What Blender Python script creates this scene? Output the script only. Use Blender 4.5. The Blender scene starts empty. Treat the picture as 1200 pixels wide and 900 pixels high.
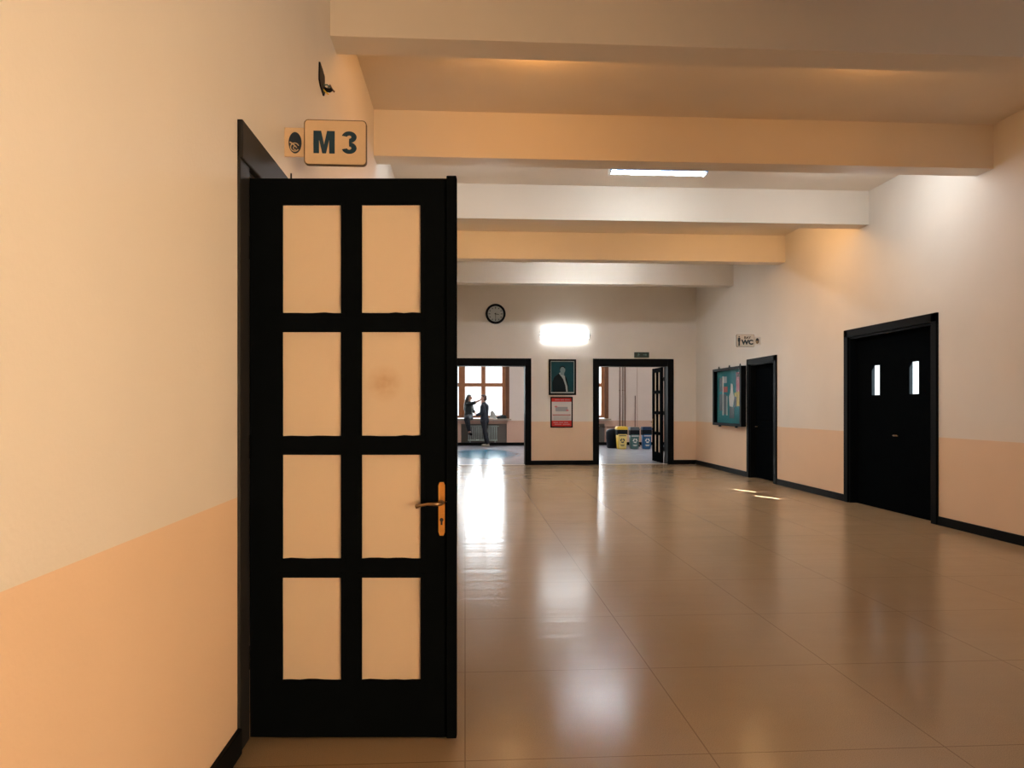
import bpy, bmesh, math, random
from mathutils import Vector, Matrix
random.seed(4)
C = bpy.context.scene.collection
PI = math.pi

# ------------------------------------------------------------------ materials
def newmat(name):
    m = bpy.data.materials.new(name); m.use_nodes = True
    nt = m.node_tree
    return m, nt, nt.nodes['Principled BSDF'], nt.nodes['Material Output']

def pmat(name, col, rough=0.5, metal=0.0, noise=0.0, nscale=20.0, bump=0.0, spec=None, coat=0.0, ior=None):
    m, nt, b, o = newmat(name)
    b.inputs['Base Color'].default_value = (*col, 1)
    b.inputs['Roughness'].default_value = rough
    b.inputs['Metallic'].default_value = metal
    if spec is not None: b.inputs['Specular IOR Level'].default_value = spec
    if ior: b.inputs['IOR'].default_value = ior
    if coat: b.inputs['Coat Weight'].default_value = coat
    if noise or bump:
        tc = nt.nodes.new('ShaderNodeTexCoord'); n = nt.nodes.new('ShaderNodeTexNoise')
        n.inputs['Scale'].default_value = nscale; n.inputs['Detail'].default_value = 4
        nt.links.new(tc.outputs['Object'], n.inputs['Vector'])
        if noise:
            mx = nt.nodes.new('ShaderNodeMix'); mx.data_type = 'RGBA'
            mx.inputs['A'].default_value = (*[c * (1 - noise) for c in col], 1)
            mx.inputs['B'].default_value = (*[min(1, c * (1 + noise)) for c in col], 1)
            nt.links.new(n.outputs['Fac'], mx.inputs['Factor'])
            nt.links.new(mx.outputs['Result'], b.inputs['Base Color'])
        if bump:
            bp = nt.nodes.new('ShaderNodeBump'); bp.inputs['Strength'].default_value = bump
            bp.inputs['Distance'].default_value = 0.01
            nt.links.new(n.outputs['Fac'], bp.inputs['Height']); nt.links.new(bp.outputs['Normal'], b.inputs['Normal'])
    return m

def emat(name, col, strength, base=(.8, .8, .8)):
    m, nt, b, o = newmat(name)
    b.inputs['Base Color'].default_value = (*base, 1)
    b.inputs['Emission Color'].default_value = (*col, 1)
    b.inputs['Emission Strength'].default_value = strength
    return m

def wall_paint(name, upper, lower, zsplit):
    """two-tone oil paint: dado colour below zsplit, plaster paint above"""
    m, nt, b, o = newmat(name)
    g = nt.nodes.new('ShaderNodeNewGeometry'); s = nt.nodes.new('ShaderNodeSeparateXYZ')
    nt.links.new(g.outputs['Position'], s.inputs[0])
    lt = nt.nodes.new('ShaderNodeMath'); lt.operation = 'GREATER_THAN'; lt.inputs[1].default_value = zsplit
    nt.links.new(s.outputs['Z'], lt.inputs[0])
    n = nt.nodes.new('ShaderNodeTexNoise'); n.inputs['Scale'].default_value = 1.3; n.inputs['Detail'].default_value = 5
    nt.links.new(g.outputs['Position'], n.inputs['Vector'])
    n2 = nt.nodes.new('ShaderNodeTexNoise'); n2.inputs['Scale'].default_value = 60
    nt.links.new(g.outputs['Position'], n2.inputs['Vector'])
    mx = nt.nodes.new('ShaderNodeMix'); mx.data_type = 'RGBA'
    mx.inputs['A'].default_value = (*lower, 1); mx.inputs['B'].default_value = (*upper, 1)
    nt.links.new(lt.outputs[0], mx.inputs['Factor'])
    hs = nt.nodes.new('ShaderNodeHueSaturation')
    mr = nt.nodes.new('ShaderNodeMapRange'); mr.inputs['To Min'].default_value = .94; mr.inputs['To Max'].default_value = 1.06
    nt.links.new(n.outputs['Fac'], mr.inputs['Value']); nt.links.new(mr.outputs[0], hs.inputs['Value'])
    nt.links.new(mx.outputs['Result'], hs.inputs['Color']); nt.links.new(hs.outputs['Color'], b.inputs['Base Color'])
    b.inputs['Roughness'].default_value = .6; b.inputs['Specular IOR Level'].default_value = .25
    bp = nt.nodes.new('ShaderNodeBump'); bp.inputs['Strength'].default_value = .08; bp.inputs['Distance'].default_value = .01
    nt.links.new(n2.outputs['Fac'], bp.inputs['Height']); nt.links.new(bp.outputs['Normal'], b.inputs['Normal'])
    return m

def floor_mat(name, ca, cb, rough, seam=True, teal=None):
    m, nt, b, o = newmat(name)
    L = nt.links.new
    g = nt.nodes.new('ShaderNodeNewGeometry')
    n = nt.nodes.new('ShaderNodeTexNoise'); n.inputs['Scale'].default_value = 1.1; n.inputs['Detail'].default_value = 8
    n.inputs['Roughness'].default_value = .7
    L(g.outputs['Position'], n.inputs['Vector'])
    cr = nt.nodes.new('ShaderNodeMix'); cr.data_type = 'RGBA'
    cr.inputs['A'].default_value = (*ca, 1); cr.inputs['B'].default_value = (*cb, 1)
    L(n.outputs['Fac'], cr.inputs['Factor'])
    # terrazzo speckle
    v = nt.nodes.new('ShaderNodeTexNoise'); v.inputs['Scale'].default_value = 260; v.inputs['Detail'].default_value = 3
    L(g.outputs['Position'], v.inputs['Vector'])
    sp = nt.nodes.new('ShaderNodeMapRange'); sp.inputs['From Min'].default_value = .35; sp.inputs['From Max'].default_value = .65
    sp.inputs['To Min'].default_value = .82; sp.inputs['To Max'].default_value = 1.12
    L(v.outputs['Fac'], sp.inputs['Value'])
    hs = nt.nodes.new('ShaderNodeHueSaturation'); L(cr.outputs['Result'], hs.inputs['Color']); L(sp.outputs[0], hs.inputs['Value'])
    out = hs.outputs['Color']
    if seam:
        br = nt.nodes.new('ShaderNodeTexBrick'); br.offset = 0.0
        br.inputs['Scale'].default_value = 1.0; br.inputs['Brick Width'].default_value = 1.0; br.inputs['Row Height'].default_value = 1.0
        br.inputs['Mortar Size'].default_value = .003
        br.inputs['Color1'].default_value = br.inputs['Color2'].default_value = (1, 1, 1, 1); br.inputs['Mortar'].default_value = (.66, .63, .6, 1)
        L(g.outputs['Position'], br.inputs['Vector'])
        mm = nt.nodes.new('ShaderNodeMix'); mm.data_type = 'RGBA'; mm.blend_type = 'MULTIPLY'; mm.inputs['Factor'].default_value = 1
        L(out, mm.inputs['A']); L(br.outputs['Color'], mm.inputs['B']); out = mm.outputs['Result']
    if teal:  # soft blue patch painted in for the sky reflected on the floor
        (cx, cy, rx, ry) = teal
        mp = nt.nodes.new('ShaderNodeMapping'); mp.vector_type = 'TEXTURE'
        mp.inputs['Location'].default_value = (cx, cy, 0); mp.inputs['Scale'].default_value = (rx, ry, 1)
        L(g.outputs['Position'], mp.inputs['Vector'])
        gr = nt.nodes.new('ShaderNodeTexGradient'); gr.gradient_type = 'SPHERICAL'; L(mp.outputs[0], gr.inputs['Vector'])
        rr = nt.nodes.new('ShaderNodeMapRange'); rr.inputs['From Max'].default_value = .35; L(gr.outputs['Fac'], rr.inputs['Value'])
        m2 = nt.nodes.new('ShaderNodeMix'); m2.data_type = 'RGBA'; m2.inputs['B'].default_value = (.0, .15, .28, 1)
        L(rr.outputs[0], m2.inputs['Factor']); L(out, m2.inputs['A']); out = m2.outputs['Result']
    L(out, b.inputs['Base Color'])
    mr = nt.nodes.new('ShaderNodeMapRange'); mr.inputs['To Min'].default_value = rough * .75; mr.inputs['To Max'].default_value = rough * 1.3
    L(n.outputs['Fac'], mr.inputs['Value']); L(mr.outputs[0], b.inputs['Roughness'])
    # gentle trowel waves, crests across the hall
    mp = nt.nodes.new('ShaderNodeMapping'); mp.inputs['Scale'].default_value = (.05, 3.4, 1)
    L(g.outputs['Position'], mp.inputs['Vector'])
    w = nt.nodes.new('ShaderNodeTexNoise'); w.inputs['Scale'].default_value = 1.6; w.inputs['Detail'].default_value = 2
    L(mp.outputs[0], w.inputs['Vector'])
    bp = nt.nodes.new('ShaderNodeBump'); bp.inputs['Strength'].default_value = .16; bp.inputs['Distance'].default_value = .02
    L(w.outputs['Fac'], bp.inputs['Height']); L(bp.outputs['Normal'], b.inputs['Normal'])
    b.inputs['Specular IOR Level'].default_value = .24
    return m

def glass_clear(name, ior=1.45):
    m, nt, b, o = newmat(name); nt.nodes.remove(b)
    t = nt.nodes.new('ShaderNodeBsdfTransparent'); gl = nt.nodes.new('ShaderNodeBsdfGlossy'); gl.inputs['Roughness'].default_value = .02
    t.inputs['Color'].default_value = (.95, .97, .97, 1)
    fr = nt.nodes.new('ShaderNodeFresnel'); fr.inputs['IOR'].default_value = ior
    mx = nt.nodes.new('ShaderNodeMixShader')
    ge = nt.nodes.new('ShaderNodeNewGeometry'); iv = nt.nodes.new('ShaderNodeMath'); iv.operation = 'SUBTRACT'; iv.inputs[0].default_value = 1
    mu = nt.nodes.new('ShaderNodeMath'); mu.operation = 'MULTIPLY'
    nt.links.new(ge.outputs['Backfacing'], iv.inputs[1]); nt.links.new(fr.outputs[0], mu.inputs[0]); nt.links.new(iv.outputs[0], mu.inputs[1])
    nt.links.new(mu.outputs[0], mx.inputs[0]); nt.links.new(t.outputs[0], mx.inputs[1]); nt.links.new(gl.outputs[0], mx.inputs[2])
    nt.links.new(mx.outputs[0], o.inputs[0])
    return m

def frosted(name, col, stain=False):
    """frosted glass: scatters light from both sides"""
    m, nt, b, o = newmat(name)
    b.inputs['Roughness'].default_value = .45
    b.inputs['Base Color'].default_value = (*col, 1)
    tr = nt.nodes.new('ShaderNodeBsdfTranslucent'); tr.inputs['Color'].default_value = (*col, 1)
    mx = nt.nodes.new('ShaderNodeMixShader'); mx.inputs[0].default_value = .45
    nt.links.new(b.outputs[0], mx.inputs[1]); nt.links.new(tr.outputs[0], mx.inputs[2]); nt.links.new(mx.outputs[0], o.inputs[0])
    if stain:
        tc = nt.nodes.new('ShaderNodeTexCoord'); mp = nt.nodes.new('ShaderNodeMapping'); mp.vector_type = 'TEXTURE'
        mp.inputs['Location'].default_value = (.575, 0, 1.52); mp.inputs['Scale'].default_value = (.085, 1, .085)
        n = nt.nodes.new('ShaderNodeTexNoise'); n.inputs['Scale'].default_value = 25
        nt.links.new(tc.outputs['Object'], n.inputs['Vector']); nt.links.new(tc.outputs['Object'], mp.inputs['Vector'])
        gr = nt.nodes.new('ShaderNodeTexGradient'); gr.gradient_type = 'SPHERICAL'; nt.links.new(mp.outputs[0], gr.inputs[0])
        mu = nt.nodes.new('ShaderNodeMath'); mu.operation = 'MULTIPLY'
        nt.links.new(gr.outputs['Fac'], mu.inputs[0]); nt.links.new(n.outputs['Fac'], mu.inputs[1])
        c = nt.nodes.new('ShaderNodeMix'); c.data_type = 'RGBA'
        c.inputs['A'].default_value = (*col, 1); c.inputs['B'].default_value = (col[0] * .7, col[1] * .5, col[2] * .25, 1)
        nt.links.new(mu.outputs[0], c.inputs['Factor'])
        nt.links.new(c.outputs['Result'], b.inputs['Base Color']); nt.links.new(c.outputs['Result'], tr.inputs['Color'])
    return m

M = {}
M['wall'] = wall_paint('hall_wall_paint', (.77, .71, .635), (.80, .585, .405), 1.05)
M['wall_cor'] = wall_paint('corridor_wall_paint', (.74, .64, .58), (.66, .44, .34), .90)
M['ceiling'] = pmat('ceiling_paint', (.80, .72, .62), .7, noise=.04, nscale=1.5, spec=.2)
M['floor'] = floor_mat('hall_floor', (.36, .25, .145), (.44, .32, .195), .19)
M['floor_cor'] = floor_mat('corridor_floor', (.32, .34, .41), (.42, .44, .50), .2, teal=(.55, 22.3, 1.15, 2.6))  # teal patch: sky reflection put into the floor colour
M['black'] = pmat('black_paint', (.003, .004, .005), .55, noise=.3, nscale=8, bump=.05, ior=1.01)
M['frame'] = pmat('dark_frame_paint', (.004, .005, .006), .5, ior=1.15)
M['soffit'] = pmat('worn_dark_frame_paint', (.022, .021, .020), .5, noise=.3, nscale=6, spec=.1)
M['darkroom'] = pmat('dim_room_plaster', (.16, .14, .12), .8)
M['brass'] = pmat('brass', (.62, .30, .07), .34, metal=.75, noise=.2, nscale=40)
M['dull_brass'] = pmat('worn_brass', (.32, .20, .10), .3, metal=.9)
M['hole'] = pmat('keyhole_dark', (.01, .01, .01), .6)
M['pane'] = frosted('frosted_cream_glass', (.86, .72, .55))
M['pane_stain'] = frosted('frosted_cream_glass_stained', (.86, .72, .55), True)
M['glass'] = glass_clear('window_glass')
M['glass_board'] = glass_clear('matt_board_glass', 1.02)
M['sign'] = pmat('sign_board_cream', (.66, .47, .29), .45, noise=.06, nscale=30)
M['sign_edge'] = pmat('sign_edge_brown', (.12, .07, .035), .5)
M['sign_pale'] = pmat('sign_board_pale', (.66, .68, .68), .45)
M['blue_ink'] = pmat('dark_blue_ink', (.004, .035, .065), .5)
M['emblem'] = pmat('emblem_dark', (.006, .018, .035), .4)
M['emblem_pale'] = pmat('emblem_script', (.5, .38, .24), .5)
M['led'] = emat('led_diffuser_lit', (.86, .94, 1.0), 32)
M['led_far'] = emat('far_led_diffuser_lit', (.86, .94, 1.0), 88)
M['led_wall'] = emat('wall_led_diffuser_lit', (.90, .96, 1.0), 6.5)
M['led_house'] = emat('blue_edge_lit', (.01, .14, .42), .55, (.03, .16, .35))
M['white'] = pmat('white_enamel', (.75, .75, .73), .35)
M['clock_face'] = pmat('clock_face', (.42, .46, .47), .4)
M['ink'] = pmat('black_ink', (.01, .01, .012), .5)
M['wood'] = pmat('orange_window_wood', (.34, .13, .045), .4, noise=.25, nscale=7)
M['wood_dark'] = pmat('dark_window_wood', (.15, .055, .02), .45, noise=.25, nscale=7)
M['sill'] = pmat('stone_sill', (.42, .34, .26), .4, noise=.1)
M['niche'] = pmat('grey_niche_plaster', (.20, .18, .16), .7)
M['rad'] = pmat('radiator_enamel', (.45, .52, .50), .35)
M['pipe'] = pmat('brown_pipe_paint', (.16, .075, .05), .4)
M['pipe_pale'] = pmat('pale_pipe_paint', (.55, .40, .33), .4)
M['rubber'] = pmat('black_plastic', (.008, .010, .014), .5, ior=1.2)
M['yellow'] = pmat('yellow_plastic', (.75, .50, .045), .35)
M['yellow_pale'] = pmat('pale_yellow_panel', (.80, .62, .20), .35)
M['bingreen'] = pmat('grey_green_plastic', (.055, .14, .14), .35)
M['bingrey'] = pmat('grey_plastic', (.10, .12, .13), .35)
M['binblue'] = pmat('blue_plastic', (.012, .10, .25), .35)
M['bindkblue'] = pmat('dark_blue_plastic', (.008, .03, .09), .35)
M['binwhite'] = pmat('white_print', (.7, .72, .7), .5)
M['skin'] = pmat('skin', (.42, .23, .16), .5)
M['navy'] = pmat('navy_cloth', (.018, .028, .045), .8, noise=.2, nscale=30)
M['blackcloth'] = pmat('black_cloth', (.012, .020, .022), .8, noise=.2, nscale=30)
M['jeans'] = pmat('dark_trousers_cloth', (.010, .014, .022), .85)
M['hair_dark'] = pmat('black_hair', (.012, .010, .009), .5)
M['hair_brown'] = pmat('brown_hair', (.07, .03, .02), .5)
M['shoe'] = pmat('pale_shoe', (.42, .38, .32), .6)
M['teal'] = pmat('teal_felt', (.02, .19, .22), .9, noise=.12, nscale=12)
M['red'] = pmat('red_print', (.55, .02, .015), .4)
M['paper'] = pmat('white_paper', (.62, .58, .54), .6)
M['paper_grey'] = pmat('grey_paper', (.33, .33, .34), .6)
M['paper_pink'] = pmat('pink_paper', (.55, .20, .22), .6)
M['paper_yellow'] = pmat('yellow_paper', (.55, .42, .08), .6)
M['paper_dark'] = pmat('dark_print_paper', (.03, .04, .05), .5)
M['paper_red'] = pmat('red_paper', (.40, .06, .05), .6)
M['photo_bg'] = pmat('teal_print_backdrop', (.007, .055, .070), .4, noise=.35, nscale=5, spec=.12)
M['photo_dark'] = pmat('dark_print_suit', (.004, .010, .013), .4, spec=.1)
M['photo_face'] = pmat('grey_print_face', (.20, .27, .27), .4, spec=.1)
M['photo_pale'] = pmat('pale_print_shirt', (.36, .40, .38), .4, spec=.1)
M['exit_box'] = pmat('dark_green_sign', (.008, .035, .030), .4)
M['exit_ink'] = pmat('sign_print_pale', (.10, .22, .20), .5)
M['outside'] = pmat('outside_ground', (.5, .5, .48), .9)
M['bagpale'] = pmat('pale_bag_cloth', (.45, .45, .42), .8)

# ------------------------------------------------------------------ mesh builder
class MB:
    def __init__(s): s.bm = bmesh.new()
    def _mat(s, geom_faces, mi):
        for f in geom_faces: f.material_index = mi
    def box(s, a, b, mi=0, bevel=0):
        r = bmesh.ops.create_cube(s.bm, size=1)
        vs = r['verts']
        for v in vs:
            v.co = Vector([(a[i] + b[i]) / 2 + v.co[i] * (b[i] - a[i]) for i in range(3)])
        fs = set(f for v in vs for f in v.link_faces)
        for f in fs: f.material_index = mi
        if bevel:
            es = set(e for v in vs for e in v.link_edges)
            bmesh.ops.bevel(s.bm, geom=list(es), offset=bevel, segments=2, affect='EDGES', profile=.5)
        return s
    def prism(s, pts, vec, mi=0):
        """closed polygon pts (3-D), extruded by vec"""
        vec = Vector(vec); a = [s.bm.verts.new(p) for p in pts]; b = [s.bm.verts.new(Vector(p) + vec) for p in pts]
        n = len(pts)
        fs = [s.bm.faces.new(a), s.bm.faces.new(list(reversed(b)))]
        for i in range(n):
            fs.append(s.bm.faces.new((a[i], b[i], b[(i + 1) % n], a[(i + 1) % n])))
        for f in fs: f.material_index = mi
        return s
    def tube(s, pts, r, seg=10, mi=0, caps=True):
        pts = [Vector(p) for p in pts]
        rs = r if isinstance(r, (list, tuple)) else [r] * len(pts)
        rings = []; prev = None
        for i, p in enumerate(pts):
            d = (pts[min(i + 1, len(pts) - 1)] - pts[max(i - 1, 0)]).normalized()
            u = prev if prev and abs(prev.dot(d)) < .95 else (Vector((0, 0, 1)) if abs(d.z) < .9 else Vector((1, 0, 0)))
            u = (u - d * u.dot(d)).normalized(); w = d.cross(u); prev = u
            rings.append([s.bm.verts.new(p + (u * math.cos(2 * PI * k / seg) + w * math.sin(2 * PI * k / seg)) * rs[i]) for k in range(seg)])
        fs = []
        for i in range(len(rings) - 1):
            for k in range(seg):
                fs.append(s.bm.faces.new((rings[i][k], rings[i][(k + 1) % seg], rings[i + 1][(k + 1) % seg], rings[i + 1][k])))
        for f in fs: f.smooth = True
        if caps: fs.append(s.bm.faces.new(list(reversed(rings[0])))); fs.append(s.bm.faces.new(rings[-1]))
        for f in fs: f.material_index = mi
        return s
    def disc(s, c, rx, rz, depth, seg=40, mi=0):
        """elliptic plate facing -Y, front at c.y, going back by depth"""
        pts = [(c[0] + rx * math.cos(2 * PI * k / seg), c[1], c[2] + rz * math.sin(2 * PI * k / seg)) for k in range(seg)]
        return s.prism(pts, (0, depth, 0), mi)
    def ring(s, c, r1, r2, y0, y1, seg=48, mi=0):
        """annulus facing -Y"""
        V = []
        for k in range(seg):
            a = 2 * PI * k / seg
            V.append([s.bm.verts.new((c[0] + r * math.cos(a), y, c[2] + r * math.sin(a))) for r, y in ((r1, y0), (r2, y0), (r2, y1), (r1, y1))])
        for k in range(seg):
            A, B = V[k], V[(k + 1) % seg]
            for j in range(4):
                f = s.bm.faces.new((A[j], A[(j + 1) % 4], B[(j + 1) % 4], B[j])); f.material_index = mi; f.smooth = j in (1, 3)
        return s
    def arc(s, c, r1, r2, a0, a1, y0, y1, seg=24, mi=0, sx=1.0):
        """part of an annulus, facing -Y (angles in degrees, from +x towards +z)"""
        o = [(c[0] + sx * r2 * math.cos(math.radians(a0 + (a1 - a0) * k / seg)), y0, c[2] + r2 * math.sin(math.radians(a0 + (a1 - a0) * k / seg))) for k in range(seg + 1)]
        i = [(c[0] + sx * r1 * math.cos(math.radians(a0 + (a1 - a0) * k / seg)), y0, c[2] + r1 * math.sin(math.radians(a0 + (a1 - a0) * k / seg))) for k in range(seg, -1, -1)]
        # quads keep it tidy
        n = seg + 1
        vo = [s.bm.verts.new(p) for p in o]; vi = [s.bm.verts.new(p) for p in reversed(i)]
        wo = [s.bm.verts.new((p[0], y1, p[2])) for p in o]; wi = [s.bm.verts.new((p[0], y1, p[2])) for p in reversed(i)]
        fs = []
        for k in range(seg):
            fs += [s.bm.faces.new((vo[k], vo[k + 1], vi[k + 1], vi[k])), s.bm.faces.new((wo[k], wi[k], wi[k + 1], wo[k + 1])),
                   s.bm.faces.new((vo[k], wo[k], wo[k + 1], vo[k + 1])), s.bm.faces.new((vi[k], vi[k + 1], wi[k + 1], wi[k]))]
        fs += [s.bm.faces.new((vo[0], vi[0], wi[0], wo[0])), s.bm.faces.new((vo[-1], wo[-1], wi[-1], vi[-1]))]
        for f in fs: f.material_index = mi
        return s
    def lathe(s, prof, c=(0, 0, 0), seg=24, mi=0, sx=1, sy=1):
        rings = [[s.bm.verts.new((c[0] + sx * r * math.cos(2 * PI * k / seg), c[1] + sy * r * math.sin(2 * PI * k / seg), c[2] + z)) for k in range(seg)] for r, z in prof]
        for i in range(len(rings) - 1):
            for k in range(seg):
                f = s.bm.faces.new((rings[i][k], rings[i][(k + 1) % seg], rings[i + 1][(k + 1) % seg], rings[i + 1][k])); f.smooth = True; f.material_index = mi
        for f in (s.bm.faces.new(list(reversed(rings[0]))), s.bm.faces.new(rings[-1])): f.material_index = mi
        return s
    def loft(s, rings, seg=20, mi=0):
        """rings of (centre, rx, ry) stacked upwards, ends closed"""
        V = [[s.bm.verts.new((c[0] + rx * math.cos(2 * PI * k / seg), c[1] + ry * math.sin(2 * PI * k / seg), c[2])) for k in range(seg)] for c, rx, ry in rings]
        for i in range(len(V) - 1):
            for k in range(seg):
                f = s.bm.faces.new((V[i][k], V[i][(k + 1) % seg], V[i + 1][(k + 1) % seg], V[i + 1][k])); f.smooth = True; f.material_index = mi
        s.bm.faces.new(list(reversed(V[0]))); s.bm.faces.new(V[-1])
        return s
    def ball(s, c, r, mi=0):
        n = len(s.bm.verts)
        q = bmesh.ops.create_uvsphere(s.bm, u_segments=20, v_segments=12, radius=1)['verts']
        for v in q: v.co = Vector((c[0] + v.co.x * r[0], c[1] + v.co.y * r[1], c[2] + v.co.z * r[2]))
        for f in set(f for v in q for f in v.link_faces): f.smooth = True
        return s
    def xform(s, mat): bmesh.ops.transform(s.bm, matrix=mat, verts=s.bm.verts[:]); return s
    def build(s, name, mats, parent=None, loc=None):
        bmesh.ops.recalc_face_normals(s.bm, faces=s.bm.faces[:])
        me = bpy.data.meshes.new(name); s.bm.to_mesh(me); s.bm.free()
        for m in (mats if isinstance(mats, (list, tuple)) else [mats]): me.materials.append(m)
        o = bpy.data.objects.new(name, me); C.objects.link(o)
        if parent: o.parent = parent
        if loc: o.location = loc
        return o

def tag(o, label, cat, group=None, kind=None):
    o['label'] = label; o['category'] = cat
    if group: o['group'] = group
    if kind: o['kind'] = kind
    return o
def thing(name, label, cat, loc=(0, 0, 0), rz=0, group=None):
    o = bpy.data.objects.new(name, None); C.objects.link(o); o.empty_display_size = .1
    o.location = loc; o.rotation_euler = (0, 0, rz)
    return tag(o, label, cat, group)
def struct(o, label=None):
    o['kind'] = 'structure'
    if label: o['label'] = label
    return o
def text_part(name, body, size, mat, parent, loc, depth=.002, weight=0.0, sx=1.0, rot=(PI / 2, 0, 0)):
    cu = bpy.data.curves.new(name, 'FONT'); cu.body = body; cu.size = size; cu.align_x = 'CENTER'; cu.align_y = 'CENTER'
    cu.extrude = depth / 2; cu.offset = weight
    t = bpy.data.objects.new(name + '_tmp', cu); C.objects.link(t)
    bpy.context.view_layer.update()
    me = bpy.data.meshes.new_from_object(t.evaluated_get(bpy.context.evaluated_depsgraph_get()))
    bpy.data.objects.remove(t)
    me.materials.clear(); me.materials.append(mat); me.name = name
    o = bpy.data.objects.new(name, me); C.objects.link(o); o.parent = parent; o.location = loc; o.rotation_euler = rot; o.scale = (sx, 1, 1)
    return o

# ------------------------------------------------------------------ dimensions (metres)
XL, XR = -.93, 5.67            # hall side walls
YF, YB = -8.0, 18.04           # wall behind the camera, wall with the two doorways
ZC = 4.45                      # ceiling
T = .30                        # wall thickness
YC = 27.0                      # window wall of the corridor
CXL, CXR = -4.0, 9.0           # corridor ends

# ------------------------------------------------------------------ room shell
struct(MB().box((XL - T, YF - T, -.12), (XR + T, YB + .02, 0)).build('floor', M['floor']))
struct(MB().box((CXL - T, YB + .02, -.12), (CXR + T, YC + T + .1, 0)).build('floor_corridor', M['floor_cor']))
struct(MB().box((XL - T, YF - T, ZC), (XR + T, YB + T, ZC + .15)).build('ceiling', M['ceiling']))
struct(MB().box((CXL - T, YB + T, ZC), (CXR + T, YC + T, ZC + .15)).build('ceiling_corridor', M['ceiling']))
# beams across the hall
for i, y in enumerate((.15, 2.68, 5.22, 7.69, 10.17, 12.92, 15.48)):
    struct(MB().box((XL, y, 3.978), (XR, y + .27, ZC)).build('ceiling_beam', M['ceiling']))

# left wall: doorway of the classroom at y 3.27..5.05
DY0, DY1, DH = 3.26, 5.02, 2.45
b = MB()
b.box((XL - T, YF, 0), (XL, DY0, ZC)).box((XL - T, DY1, 0), (XL, YB, ZC)).box((XL - T, DY0, DH), (XL, DY1, ZC))
struct(b.build('wall_left', M['wall']))
# architrave and jamb of that doorway
b = MB()
b.box((XL - T - .02, DY0 - .0, 0), (XL - .02, DY0 + .012, DH)).box((XL - T - .02, DY1 - .03, 0), (XL - .005, DY1, DH)).box((XL - T - .02, DY0, DH - .03), (XL - .005, DY1, DH))
b.box((XL - .02, DY0 - .14, 0), (XL + .012, DY0 - .005, DH + .15), bevel=.006).box((XL - .02, DY1 - .01, 0), (XL + .02, DY1 + .14, DH + .15), bevel=.006)
b.box((XL - .02, DY0 - .14, DH - .01), (XL + .022, DY1 + .14, DH + .15), bevel=.006)
struct(b.build('door_frame', M['soffit']))
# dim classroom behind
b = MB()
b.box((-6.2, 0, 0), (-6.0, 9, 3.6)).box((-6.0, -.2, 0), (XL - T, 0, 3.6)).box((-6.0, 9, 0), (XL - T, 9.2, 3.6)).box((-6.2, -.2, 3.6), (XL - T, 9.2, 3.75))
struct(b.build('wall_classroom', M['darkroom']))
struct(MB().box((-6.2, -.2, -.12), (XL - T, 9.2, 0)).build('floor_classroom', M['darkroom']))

# right wall: toilet doorway and, nearer, an added double door letting in sun streaks
WY0, WY1, WH = 13.36, 14.58, 2.27
SY0, SY1, SH = 8.72, 10.72, 2.45
b = MB()
b.box((XR, YF, 0), (XR + T, SY0, ZC)).box((XR, SY0, SH), (XR + T, SY1, ZC)).box((XR, SY1, 0), (XR + T, WY0, ZC))
b.box((XR, WY0, WH), (XR + T, WY1, ZC)).box((XR, WY1, 0), (XR + T, YB, ZC))
struct(b.build('wall_right', M['wall']))
b = MB()
b.box((XR - .03, WY1 - .01, 0), (XR + .02, WY1 + .10, WH + .09), bevel=.006).box((XR - .03, WY0 - .10, 0), (XR + .02, WY0 + .01, WH + .09), bevel=.006)
b.box((XR - .03, WY0 - .10, WH - .02), (XR + .02, WY1 + .10, WH + .09), bevel=.006)
b.box((XR, WY1 - .04, 0), (XR + T, WY1, WH)).box((XR, WY0, 0), (XR + T, WY0 + .04, WH)).box((XR, WY0, WH - .04), (XR + T, WY1, WH))
struct(b.build('door_frame', M['frame']))
d2 = struct(MB().box((XR + .12, WY0 + .04, .01), (XR + .165, WY1 - .04, WH - .04)).box((XR + .11, WY0 + .18, .2), (XR + .125, WY1 - .18, 1.0), bevel=.005).box((XR + .11, WY0 + .18, 1.15), (XR + .125, WY1 - .18, 2.05), bevel=.005).build('door_2', M['black']))
h = MB().tube([(XR + .115, WY1 - .12, 1.02), (XR + .07, WY1 - .12, 1.02), (XR + .065, WY1 - .22, 1.02)], .009).build('door_handle', M['dull_brass'], d2)
# added closed double door, one small pane per leaf for the sun streaks
b = MB()
for yc in (9.27, 10.17):
    a0, a1 = (SY0 + .04, 9.72) if yc < 9.72 else (9.72, SY1 - .04)
    w = .10
    b.box((XR + .10, a0, 0), (XR + .145, yc - w, SH - .04)).box((XR + .10, yc + w, 0), (XR + .145, a1, SH - .04))
    b.box((XR + .10, yc - w, 0), (XR + .145, yc + w, 1.58)).box((XR + .10, yc - w, 2.0), (XR + .145, yc + w, SH - .04))
d3 = struct(b.build('added_door', M['black']))
for yc in (9.27, 10.17):
    MB().box((XR + .12, yc - .10, 1.58), (XR + .125, yc + .10, 2.0)).build('glass_pane', M['glass'], d3)
MB().tube([(XR + .10, 9.66, 1.03), (XR + .05, 9.66, 1.03), (XR + .045, 9.55, 1.03)], .009).build('door_handle', M['dull_brass'], d3)  # handle of the added door
b = MB()
b.box((XR - .03, SY0 - .10, 0), (XR + .02, SY0 + .01, SH + .10), bevel=.006).box((XR - .03, SY1 - .01, 0), (XR + .02, SY1 + .10, SH + .10), bevel=.006).box((XR - .03, SY0 - .1, SH - .01), (XR + .02, SY1 + .1, SH + .10), bevel=.006)
b.box((XR, SY0, 0), (XR + T, SY0 + .04, SH)).box((XR, SY1 - .04, 0), (XR + T, SY1, SH)).box((XR, SY0, SH - .04), (XR + T, SY1, SH))
struct(b.build('door_frame', M['frame']))
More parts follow.
